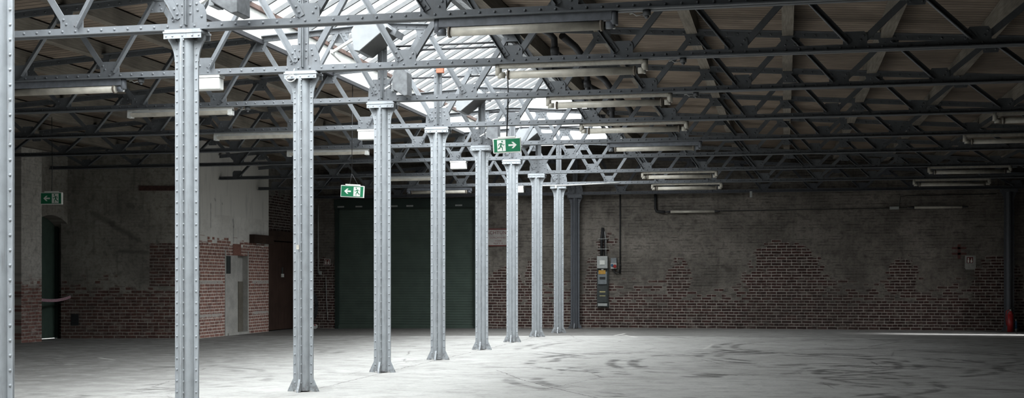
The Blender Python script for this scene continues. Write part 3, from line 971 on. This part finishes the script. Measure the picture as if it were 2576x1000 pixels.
# ------------------------------------------------------------------ exit signs
def man_polys(flip):
    def L(p0, p1, w):
        p0, p1 = Vector((*p0, 0)), Vector((*p1, 0)); d = (p1 - p0).normalized(); n = Vector((-d.y, d.x, 0)) * w / 2
        return [(p0 + n).to_2d(), (p1 + n).to_2d(), (p1 - n).to_2d(), (p0 - n).to_2d()]
    P = [L((.50, .72), (.40, .44), .15), L((.42, .46), (.62, .28), .10), L((.62, .30), (.60, .06), .08), L((.40, .46), (.26, .26), .10),
         L((.27, .27), (.05, .22), .08), L((.52, .70), (.74, .52), .07), L((.74, .53), (.88, .60), .06), L((.46, .68), (.22, .66), .07), L((.22, .67), (.14, .50), .06)]
    head = [(.60 + .085 * math.cos(a * PI / 5), .86 + .085 * math.sin(a * PI / 5)) for a in range(10)]
    P = [[(q[0], q[1]) for q in p] for p in P] + [head]
    if flip: P = [[(1 - x, y) for x, y in p] for p in P]
    return P
def exit_sign(label, loc, wd, ht, right, roll, ztop, rotz, ropes=False):
    t = thing('exit_sign', label, 'sign', loc, rotz, 'green exit signs hung on cables')
    t.rotation_euler = (0, roll, rotz)
    MB().box(-wd / 2, -.028, -ht / 2, wd / 2, .028, ht / 2).build('sign_case', M['sign_white'], t, bevel=.004)
    MB().box(-wd * .31, -.032, ht / 2, wd * .31, .032, ht / 2 + .022).build('top_rail', M['sign_white'], t)
    e = .012
    MB().box(-wd / 2 + e, -.0305, -ht / 2 + e, wd / 2 - e, -.027, ht / 2 - e).build('green_face', M['green_sign'], t)
    s = 1 if right else -1
    ax = s * wd * .20
    q = ht * .95
    arrow = [(-.26, .055), (.06, .055), (-.07, .20), (.05, .20), (.26, 0), (.05, -.20), (-.07, -.20), (.06, -.055), (-.26, -.055)]
    MB().prism([(ax + s * a * q * 1.15, b * q * 1.15) for a, b in arrow], 'y', -.0325, -.030).build('arrow', M['sign_white'], t)
    px = -s * wd * .20
    ph = ht - 2 * e - .02; pw = ph * .74
    panel = MB().box(px - pw / 2, -.0325, -ph / 2, px + pw / 2, -.030, ph / 2).build('pictogram', M['sign_white'], t)
    mb = MB()
    for p in man_polys(not right):
        mb.prism([(px - pw / 2 + x * pw, -ph / 2 + y * ph) for x, y in p], 'y', -.0345, -.0322)
    mb.build('running_figure', M['green_sign'], panel)
    top = ztop - loc[2]
    c = MB()
    cr = math.sin(roll) * top
    if ropes:
        c.tube([(-cr * .3, 0, ht / 2 + .2), (-cr, 0, top)], .0065, 6)
        c.tube([(-wd * .14, 0, ht / 2 + .02), (-cr * .3, 0, ht / 2 + .2)], .004, 6)
        c.tube([(wd * .22, 0, ht / 2 + .02), (-cr * .3, 0, ht / 2 + .2)], .004, 6)
    else:
        c.tube([(0, 0, ht / 2 + .02), (.012 - cr * .4, 0, top * .4), (-cr, 0, top)], .0095 if right else .006, 8)
    c.build('hanging_cable', M['black'], t)
exit_sign('green exit sign with white arrow left, hung before the arched door', (-7.55, 12.4, 2.715), .40, .215, False, 0., zroof(7.8) - .0, .12)
exit_sign('tilted green exit sign with left arrow, between third and fourth columns', (-1.84, 12.4, 2.755), .40, .20, False, .055, zroof(1.8), .16, True)
exit_sign('green exit sign with arrow pointing right, before the bright trusses', (1.74, 8.45, 3.045), .375, .195, True, -.05, zroof(1.8), .14)

# ------------------------------------------------------------------ housings in the skylight, conduits, pipes
def make_housing():
    t = thing('hanging_housing', 'x', 'ceiling unit', (0, 0, 0), 0, 'grey sheet metal housings under the skylight')
    sec = [(-.23, .27), (-.14, .41), (.15, .42), (.27, .30), (-.115, 0), (-.19, .01)]
    MB().prism(sec, 'y', -.62, -.06).build('housing', M['housing'], t, bevel=.006)
    d = Vector((.385, .30)).normalized(); nn = Vector((d.y, -d.x)) * .004
    a, b = Vector((-.115, 0)) + d * .012, Vector((.27, .30)) - d * .012
    MB().prism([tuple(a - nn), tuple(b - nn), tuple(b + nn), tuple(a + nn)], 'y', -.61, -.07).build('dark_face', M['dark_glass'], t)
    MB().prism([(.17, .40), (.33, .30), (.30, .22), (.24, .25), (.16, .33)], 'y', -.40, -.07).build('side_box', M['unit_grey'], t)
    MB().bar((-.60, -.30, .06), (-.20, -.30, .28), .03, .05, (0, 1, 0)).build('support_arm', M['white'], t)
    MB().bar((-.60, -.36, .06), (-.60, 0, .0), .03, .05).build('support_arm', M['white'], t)
    return t
hp = None
for k, lab in ((3, 'large pale metal housing with dark slanted face, under the skylight'), (5, 'second pale metal housing, dark slanted face, behind the fourth truss'),
               (7, 'small far pale metal housing with dark face near exit sign')):
    if hp is None:
        hp = make_housing(); r = hp
    else:
        r = dup(hp, (0, 0, 0), '')
    r.location = (CX[k] + (0 if k == 3 else -.12), CY[k], CH[k] + (.59 if k == 3 else .56)); r['label'] = lab
up = None
for k, dx, lab in ((1, .12, 'worn grey metal hood at the top edge right of the second column'), (3, 0, 'worn grey metal hood right of the fourth column top'),
               (5, -.08, 'worn grey metal hood right of the sixth column top, by exit sign')):
    if up is None:
        t = up = thing('metal_hood', lab, 'ceiling unit', (0, 0, 0), 0, 'grey metal hoods above the columns')
        pts = [(.34, .02), (.36, .34), (.55, .40)] + [(.55 + .07 * math.sin(a * PI / 8), .40 - .045 + .045 * math.cos(a * PI / 8) - .05 * a * 0) for a in range(5)] + [(.60, -.06)]
        MB().prism([(.32, .08), (.34, .40), (.52, .42), (.575, .36), (.58, -.03), (.52, -.04)], 'y', -.42, -.14).build('hood', M['unit_grey'], t, bevel=.008)
        MB().prism([(.28, .05), (.325, .38), (.33, .38), (.335, .05)], 'y', -.38, -.18).build('side_plate', M['housing'], t)
        MB().bar((.10, -.16, .13), (.50, -.16, .36), .02, .045, (0, 1, 0)).build('support_arm', M['white'], t)
        MB().tube([(.30, -.3, .30), (.24, -.3, .22), (.25, -.3, .12), (.30, -.3, .14)], .012, 8).build('cable_loop', M['pipe_dark'], t)
        r = t
    else:
        r = dup(up, (0, 0, 0), '')
    r.location = (CX[k] + dx, CY[k], CH[k] + .06); r['label'] = lab
    if k == 1: r.location[2] += .03
    else: r.scale = (.78, .78, .78)

for k, xs, z, lab in ((3, (.15, 1.95), .76, 'upper of two thin conduits across skylight at the third truss'), (3, (.25, 1.9), .70, 'lower of two thin conduits across skylight at the third truss'),
                      (4, (-.55, 2.2), .80, 'thin conduit across the skylight at the fourth truss'), (5, (.15, 2.3), .62, 'thin conduit across the skylight at the fifth truss'),
                      (6, (.1, 2.2), .66, 'thin conduit across the skylight at the sixth truss')):
    c = MB().tube([(xs[0], CY[k] + .06, CH[k] + z), (xs[1], CY[k] + .06, CH[k] + z)], .014, 8)
    for x in xs:
        c.box(x - .02, CY[k] + .015, CH[k] + z - .02, x + .02, CY[k] + .07, CH[k] + z + .02)
    tag(c.build('conduit', M['pipe_dark']), lab, 'pipe', 'thin conduits across the skylight')
pc = MB().tube([(-.35, CY[8] - .10, CH[8] - .012), (.3, CY[8] - .10, CH[8] - .014), (1.55, CY[8] - .10, CH[8] + .03)], .014, 8)
pc.box(.02, CY[8] - .125, CH[8] - .08, .06, CY[8] - .075, CH[8] + .002)
tag(pc.build('conduit', M['pipe_pale']), 'thin pale conduit along the rearmost bright truss at last bright column', 'pipe')
tag(MB().box(-1.76, CY[8] - .03, CH[8] - .17, -1.70, CY[8] + .03, CH[8] + .001).build('ceiling_fitting', M['white']),
    'tiny white fitting under the rear truss between sixth and seventh columns', 'fitting')
# dark elbowed rain pipes beside the right curb
pp = None
for k, lab in ((3, 'dark elbowed pipe under the roof right of skylight, nearest'), (4, 'dark elbowed pipe under the roof right of skylight, middle one'),
               (5, 'dark elbowed pipe under the roof right of skylight, farthest')):
    if pp is None:
        t = pp = thing('rain_pipe', lab, 'pipe', (0, 0, 0), 0, 'dark elbowed pipes under the roof')
        MB().tube([(1.96, -.55, 1.02), (2.02, -.2, .98), (2.28, .10, .86), (2.34, .16, .80), (2.35, .17, .55), (2.35, .17, .45)], .045, 12).build('pipe', M['pipe_dark'], t)
        MB().tube([(2.42, .3, .86), (2.55, .6, .76), (2.62, .75, .66), (2.63, .78, .50)], .05, 12).build('branch_pipe', M['pipe_dark'], t)
        MB().cyl((2.345, .165, .68), (2.35, .17, .58), .058, 12).build('collar', M['pipe_dark'], t)
        r = t
    else:
        r = dup(pp, (0, 0, 0), '')
    r.location = (CX[k], CY[k], CH[k]); r['label'] = lab
# grey junction boxes under the trusses, just beyond the lamps
jb = None
for k, x, lab in ((1, 4.20, 'small round grey junction box under nearest truss at top'), (2, 4.32, 'small grey junction box under second truss, right of its lamp'),
                  (3, 4.25, 'small grey junction box under third truss, right of its lamp'), (2, -1.93, 'small pale junction box right of the leftmost lamp'),
                  (3, -1.93, 'small pale junction box right of the first batten lamp')):
    if jb is None:
        t = jb = thing('ceiling_junction_box', lab, 'junction box', (0, 0, 0), 0, 'small junction boxes under the trusses')
        MB().cyl((0, 0, .001), (0, 0, -.05), .036, 14).build('box_body', M['unit_grey'], t)
        MB().cyl((0, 0, -.05), (0, 0, -.075), .024, 12, .012).build('cable_gland', M['unit_grey'], t)
        MB().tube([(-.03, 0, -.03), (-.09, 0, -.045), (-.12, 0, -.02), (-.15, 0, -.028)], .006, 6).build('lamp_lead', M['pipe_pale'], t)
        r = t
    else:
        r = dup(jb, (0, 0, 0), '')
    r.location = (x, CY[k], CH[k]); r['label'] = lab
tag(MB().box(-.055, -.04, -.09, .055, .04, .0).build('call_box', M['orange'], loc=(.10, CY[4] - .09, CH[4] + .93)),
    'small orange red box among the bright trusses above fourth column', 'box')
# coil of white wire on the third column
w = MB()
for j in range(2):
    w.tube([(.055 * math.cos(a * PI / 8 + j), -.004 - .012 * j, .036 * math.sin(a * PI / 8 + j)) for a in range(17)], .0045, 6)
w.tube([(.02, 0, .03), (.035, .01, .11)], .004, 6)
tag(w.build('wire_coil', M['white'], loc=(CX[2] - .09, CY[2] - .14, CH[2] - .09)), 'white coil of wire hanging at the third column head', 'wire')
tag(MB().box(-.015, -.004, -.025, .015, .004, .025).build('sticker', M['cream'], loc=(CX[2] - .015, CY[2] - .128, 1.62)),
    'small pale sticker on the third column from the left', 'sticker')

# ------------------------------------------------------------------ things on the walls
def text_mesh(txt, size, mat, name, parent, loc):
    cu = bpy.data.curves.new('lettering', 'FONT')
    cu.body = txt; cu.size = size; cu.align_x = 'CENTER'; cu.align_y = 'CENTER'; cu.extrude = .001
    cu.space_character = 1.12
    tmp = bpy.data.objects.new('lettering', cu)
    COL.objects.link(tmp)
    dg = bpy.context.evaluated_depsgraph_get()
    me = bpy.data.meshes.new_from_object(tmp.evaluated_get(dg))
    bpy.data.objects.remove(tmp)
    me.materials.clear(); me.materials.append(mat)
    o = bpy.data.objects.new(name, me)
    COL.objects.link(o)
    o.parent = parent; o.location = loc; o.rotation_euler = (PI / 2, 0, 0)
    return o
hs = thing('height_sign', 'white sign with dark red bands reading ACHTUNG on back wall', 'sign', (-2.07, YB, 2.37))
MB().box(-.38, -.016, -.225, .38, -.001, .225).build('sign_board', plain('dirty_sign_white', (.42, .385, .36), .6, .1, 8), hs)
MB().box(-.38, -.019, .200, .38, -.014, .235).build('red_band', M['sign_red'], hs)
MB().box(-.38, -.019, -.235, .38, -.014, -.205).build('red_band', M['sign_red'], hs)
text_mesh('ACHTUNG', .122, M['sign_red'], 'lettering', hs, (0, -.018, .12))
text_mesh('DURCHFAHRT', .064, M['sign_red'], 'lettering', hs, (0, -.018, -.01))
text_mesh('HÖHE', .06, M['sign_red'], 'lettering', hs, (0, -.018, -.095))
text_mesh('MAX 3.10', .056, M['sign_red'], 'lettering', hs, (0, -.018, -.163))

def ext_sign(label, x, z, big):
    t = thing('extinguisher_sign', label, 'sign', (x, YB, z), 0, 'red fire extinguisher signs')
    s = .085
    MB().box(-s, -.012, -s, s, -.001, s).build('sign_plate', M['sign_white'] if not big else M['panel_grey'], t)
    f = MB().box(-s + .01, -.0145, -s + .01, s - .01, -.011, s - .01).build('red_field', M['sign_red'], t)
    p = MB().box(-.055, -.017, -.06, -.015, -.014, .012)
    p.box(-.05, -.017, .022, -.02, -.014, .05)
    p.prism([(.012, -.06), (.055, -.06), (.06, -.02), (.045, .0), (.05, .03), (.03, .055), (.032, .015), (.012, -.005)], 'y', -.017, -.014)
    p.build('pictogram', M['sign_white'], f)
    return t
ext_sign('small red extinguisher sign left of the shutter', -6.87, 1.73, False)
es = ext_sign('red extinguisher sign on a pale board near the right corner', 9.79, 1.73, True)
tag(MB().prism([(-.13, -.16), (-.10, -.20), (.11, -.20), (.13, -.16), (.125, .14), (-.12, .14)], 'y', -.004, .002).build('pale_board', plain('pale_limewash', (.36, .35, .32), .9, .08), loc=(9.80, YB - .0, 1.70)),
    'pale board behind the right extinguisher sign', 'board')
cm = MB().box(-.035, -.004, -.18, .035, .002, .18)
cm.box(-.17, -.004, .06, .17, .002, .11); cm.box(-.17, -.004, -.08, .17, .002, -.03)
tag(cm.build('painted_mark', plain('dark_red_paint', (.10, .035, .03), .8), loc=(9.54, YB, 1.94)), 'dark red double cross painted on the right back wall', 'mark')

# electrical panel
ep = thing('electrical_panel', 'tall electrical panel with ochre label and grey top box', 'electrical panel', (.73, YB, 1.22))
MB().box(-.15, -.07, -.68, .15, -.0, .32).build('back_board', M['panel_dark'], ep)
tb = MB().box(-.14, -.16, .32, .14, -.0, .64).build('meter_box', M['panel_grey'], ep, bevel=.012)
MB().box(-.065, -.172, .42, .075, -.159, .53).build('box_window', M['sign_white'], tb)
MB().box(-.12, -.11, -.09, .115, -.07, .235).build('fuse_box', M['panel_mid'], ep, bevel=.006)
MB().box(-.10, -.122, .175, .08, -.11, .275).build('ochre_label', M['ochre'], ep)
MB().box(-.03, -.122, .28, .03, -.068, .305).build('lead_seal', M['sign_white'], ep)
MB().box(-.075, -.116, .035, .075, -.109, .10).build('switch_row', M['black'], ep)
MB().box(-.12, -.10, -.56, .12, -.07, -.13).build('lower_cover', M['panel_dark'], ep)
MB().box(-.075, -.106, -.30, .075, -.10, -.27).build('yellow_label', M['gold'], ep)
MB().box(-.075, -.106, -.40, .075, -.10, -.38).build('yellow_label', M['gold'], ep)
MB().box(-.12, -.10, -.655, .12, -.07, -.585).build('bottom_strip', M['panel_grey'], ep)
cb = MB()
cb.tube([(-.03, -.06, .64), (-.03, -.06, 1.1), (.0, -.05, 1.38)], .036, 10)
cb.build('supply_cable', M['black'], ep)
MB().tube([(.05, -.06, .64), (.052, -.06, 1.05), (.02, -.05, 1.34)], .016, 8).build('thin_cable', M['pipe_dark'], ep)
MB().tube([(.085, -.06, .66), (.085, -.06, 1.05), (.05, -.05, 1.28)], .011, 8).build('thin_cable', M['pipe_pale'], ep)
for z in (.82, 1.08):
    MB().box(-.12, -.10, z, .14, -.02, z + .012).build('cable_clamp', M['panel_grey'], ep)
sk = thing('socket_box', 'small grey socket box with blue and red sockets', 'socket', (1.02, YB, 1.68))
MB().box(-.075, -.09, 0, .075, -.0, .13).build('switch_cover', M['panel_mid'], sk, bevel=.006)
MB().box(-.08, -.10, -.15, .08, -.0, 0).build('socket_base', M['panel_grey'], sk, bevel=.006)
MB().cyl((-.04, -.10, -.05), (-.04, -.135, -.06), .030, 14).build('blue_socket', M['blue'], sk)
MB().cyl((.035, -.10, -.075), (.035, -.145, -.09), .042, 14).build('red_socket', M['red'], sk)
MB().tube([(.0, -.05, -.14), (.01, -.05, -.22), (.06, -.05, -.27), (.12, -.05, -.24), (.148, -.05, -.15)], .014, 8).build('cable_loop', M['black'], sk)
pv = MB().tube([(1.18, YB - .035, 1.40), (1.18, YB - .035, 3.48)], .016, 8)
for z in (1.62, 2.2, 2.9):
    pv.box(1.16, YB - .05, z, 1.20, YB, z + .03)
tag(pv.build('wall_pipe', M['black']), 'thin black vertical pipe on the back wall right of panel', 'pipe')
tag(MB().tube([(2.10, YB - .06, 3.45), (2.10, YB - .06, 3.08), (2.13, YB - .06, 3.01), (2.24, YB - .06, 2.99), (2.34, YB - .08, 2.99)], .035, 10).build('wall_pipe', M['black']),
    'thick black cable bending to the left wall lamp', 'pipe')
tag(MB().tube([(3.76, YB - .03, 3.0), (7.4, YB - .03, 3.02), (8.32, YB - .03, 3.03)], .009, 6).build('wall_cable', M['black']), 'thin black cable between the two wall lamps', 'cable')
tag(MB().box(7.9, YB - .05, 2.99, 8.12, YB, 3.06).build('wall_junction', M['panel_grey']), 'small grey junction box left of the right wall lamp', 'junction box')
tag(MB().tube([(8.12, YB - .03, 3.03), (8.16, YB - .03, 3.3), (8.3, YB - .03, 3.32), (10.4, YB - .03, 3.34)], .009, 6).build('wall_cable', M['black']),
    'thin black cable above the right wall lamp', 'cable')
tag(MB().box(4.50, YB - .5, 3.31, 4.56, YB - .46, 3.46).build('hanging_tag', M['panel_grey'], loc=(0, 0, 0)), 'small pale tag hanging below the dark rear truss', 'tag')
# pipes left of the shutter
tag(MB().tube([(-7.12, YB - .04, 3.3), (-7.12, YB - .04, 1.42)], .015, 8).build('wall_pipe', M['pipe_pale']), 'thin pale pipe left of the small extinguisher sign', 'pipe')
sw = MB().box(-7.09, YB - .07, 1.38, -7.03, YB, 1.48)
tag(sw.build('light_switch', M['panel_grey']), 'small grey switch at the foot of the pale pipe', 'switch')
tag(MB().tube([(-6.90, YB - .03, 1.34), (-6.88, YB - .03, .7), (-6.85, YB - .03, .14)], .010, 6).build('wall_cable', M['pipe_pale']), 'thin pale cable running down beside the shutter', 'cable')
# wheeled extinguisher, mostly hidden by the third column
we = thing('hose_cart', 'black hose on a red cart with white wheel left of shutter', 'cart', (-7.15, 24.05, -.086))
for j in range(3):
    MB().tube([(.03 + .14 * math.cos(a) - .02 * j, -.03 * j, .62 + .36 * math.sin(a)) for a in [i * PI / 12 for i in range(25)]], .02, 8).build('hose_loop', M['black'], we)
MB().cyl((-.08, 0, .12), (-.08, 0, .82), .11, 18).build('cylinder', M['red'], we)
MB().box(-.2, -.09, .09, .08, .09, .12).build('cart_base', M['red'], we)
for y in (-.11, .11):
    MB().cyl((.06, y - .02, .065), (.06, y + .02, .065), .065, 18).build('wheel', M['white'], we)
# fire extinguisher in the right corner
fe = thing('fire_extinguisher', 'red fire extinguisher on the floor in the right corner', 'fire extinguisher', (10.64, 23.97, 0))
f = MB().cyl((0, 0, 0), (0, 0, .42), .072, 20)
f.cyl((0, 0, .42), (0, 0, .50), .072, 20, .03)
f.build('bottle', M['red'], fe)
MB().cyl((0, 0, .50), (0, 0, .54), .022, 12).build('valve', M['panel_grey'], fe)
MB().bar((-.02, 0, .55), (.11, 0, .60), .02, .02).build('handle', M['black'], fe)
MB().tube([(-.02, 0, .53), (-.09, 0, .50), (-.10, 0, .35), (-.085, 0, .15)], .012, 8).build('hose', M['red'], fe)
bt = thing('spray_can', 'small pale blue can beside the red fire extinguisher', 'can', (10.77, 24.0, 0))
MB().cyl((0, 0, .08), (0, 0, .26), .03, 14).build('can_body', M['blue'], bt)
MB().cyl((0, 0, .0), (0, 0, .08), .03, 14).build('can_base', M['panel_mid'], bt)
MB().cyl((0, 0, .26), (0, 0, .31), .024, 12, .012).build('can_top', M['panel_grey'], bt)
# barrier tape across the arched doorway
tp = thing('barrier_tape', 'red and white barrier tape sagging across the arched doorway', 'tape', (XL, 16.36, .84), PI / 2)
mb = MB()
N = 24
rows = []
for i in range(N + 1):
    u = i / N
    x = 0 + 1.51 * u
    sag = -.16 * (1 - (2 * u - 1) ** 2) * (1 if True else 0) * .45 + .05 * u
    y = -.055 - .05 * math.sin(PI * u)
    rows.append([mb.b.verts.new((x, y, sag + h)) for h in (-.032, .032)])
for a, b in zip(rows, rows[1:]):
    mb._face([a[0], b[0], b[1], a[1]])
o = mb.build('tape_band', M['tape'], tp)
md = o.modifiers.new('thickness', 'SOLIDIFY'); md.thickness = .002
MB().box(-.10, -.09, -.07, .0, .01, .07).build('tape_holder', M['black'], tp)
MB().box(1.50, -.09, -.02, 1.58, .01, .12).build('tape_holder', M['black'], tp)
# dark hatch low in the slanted wall
t = thing('wall_hatch', 'dark square hatch low in the grimy left wall', 'hatch', (SA[0], SA[1], ZL), slant)
MB().box(.03, -.012, .30, .20, .01, .56).build('hatch_plate', M['black'], t)
# rust beam high in the slanted wall
tag(MB().box(1.55, -.012, 3.36, 2.9, .01, 3.47).build('steel_lintel', plain('rusty_lintel', (.075, .035, .028), .8, .2, 20), loc=(SA[0], SA[1], ZL), rotz=slant),
    'rusty steel lintel set in the dark left wall', 'beam')

SKY_BASE, SKY_SUN, SKY_POW = .60, 8.0, .7
# ------------------------------------------------------------------ light: overcast sky through the skylight
wd = bpy.data.worlds.new('overcast_sky')
SC.world = wd
wd.use_nodes = True
nt = wd.node_tree
bg = nt.nodes['Background']
bg.inputs['Color'].default_value = (.955, .978, 1., 1)
# uneven cloud cover: brightest high up where the hidden sun stands, duller towards the horizon
tc = nt.nodes.new('ShaderNodeTexCoord')
dt = nt.nodes.new('ShaderNodeVectorMath'); dt.operation = 'DOT_PRODUCT'
sun = Vector((.08, -.60, .78)).normalized()
dt.inputs[1].default_value = sun
nt.links.new(tc.outputs['Generated'], dt.inputs[0])
def wm(op, a, b):
    q = nt.nodes.new('ShaderNodeMath'); q.operation = op
    for i, v in enumerate((a, b)):
        if isinstance(v, bpy.types.NodeSocket): nt.links.new(v, q.inputs[i])
        else: q.inputs[i].default_value = v
    return q.outputs[0]
lobe = wm('POWER', wm('MAXIMUM', dt.outputs['Value'], 0.), SKY_POW)
nt.links.new(wm('ADD', wm('MULTIPLY', lobe, SKY_SUN), SKY_BASE), bg.inputs['Strength'])
def portal(name, loc, rot, sx, sy):
    l = bpy.data.lights.new(name, 'AREA')
    l.shape = 'RECTANGLE'; l.size = sx; l.size_y = sy
    l.cycles.is_portal = True
    o = bpy.data.objects.new(name, l)
    COL.objects.link(o)
    o.location = loc; o.rotation_euler = rot
    return o
ang = math.atan(TP)
yl = YS1 - YS0
Lr = math.hypot(RX, TP * RX)
portal('sky_portal_left', (-RX / 2 - .03, (YS0 + YS1) / 2, (ZSILL + ZR) / 2 + .09), (0, -ang, 0), Lr + .1, yl)
portal('sky_portal_right', (RX / 2 + .03, (YS0 + YS1) / 2, (ZSILL + ZR) / 2 + .09), (0, ang, 0), Lr + .1, yl)
# daylight through the gap of the door in the right wall
l = bpy.data.lights.new('door_daylight', 'AREA')
l.shape = 'RECTANGLE'; l.size = .42; l.size_y = 1.9; l.energy = 6.5; l.color = (.95, .97, 1.); l.spread = math.radians(20)
o = bpy.data.objects.new('door_daylight', l); COL.objects.link(o)
o.location = (XR + .32, YB - 2.3, 1.2); o.rotation_euler = (PI / 2 - .55, 0, PI / 2 - .03)

# ------------------------------------------------------------------ render look
SC.view_settings.view_transform = 'Standard'
SC.view_settings.look = 'None'
SC.view_settings.gamma = 1
SC.view_settings.use_curve_mapping = False
SC.view_settings.exposure = 1.38
SC.cycles.use_denoising = True
SC.cycles.max_bounces = 8
SC.cycles.diffuse_bounces = 1
SC.cycles.transparent_max_bounces = 12
SC.cycles.caustics_reflective = False
SC.cycles.caustics_refractive = False
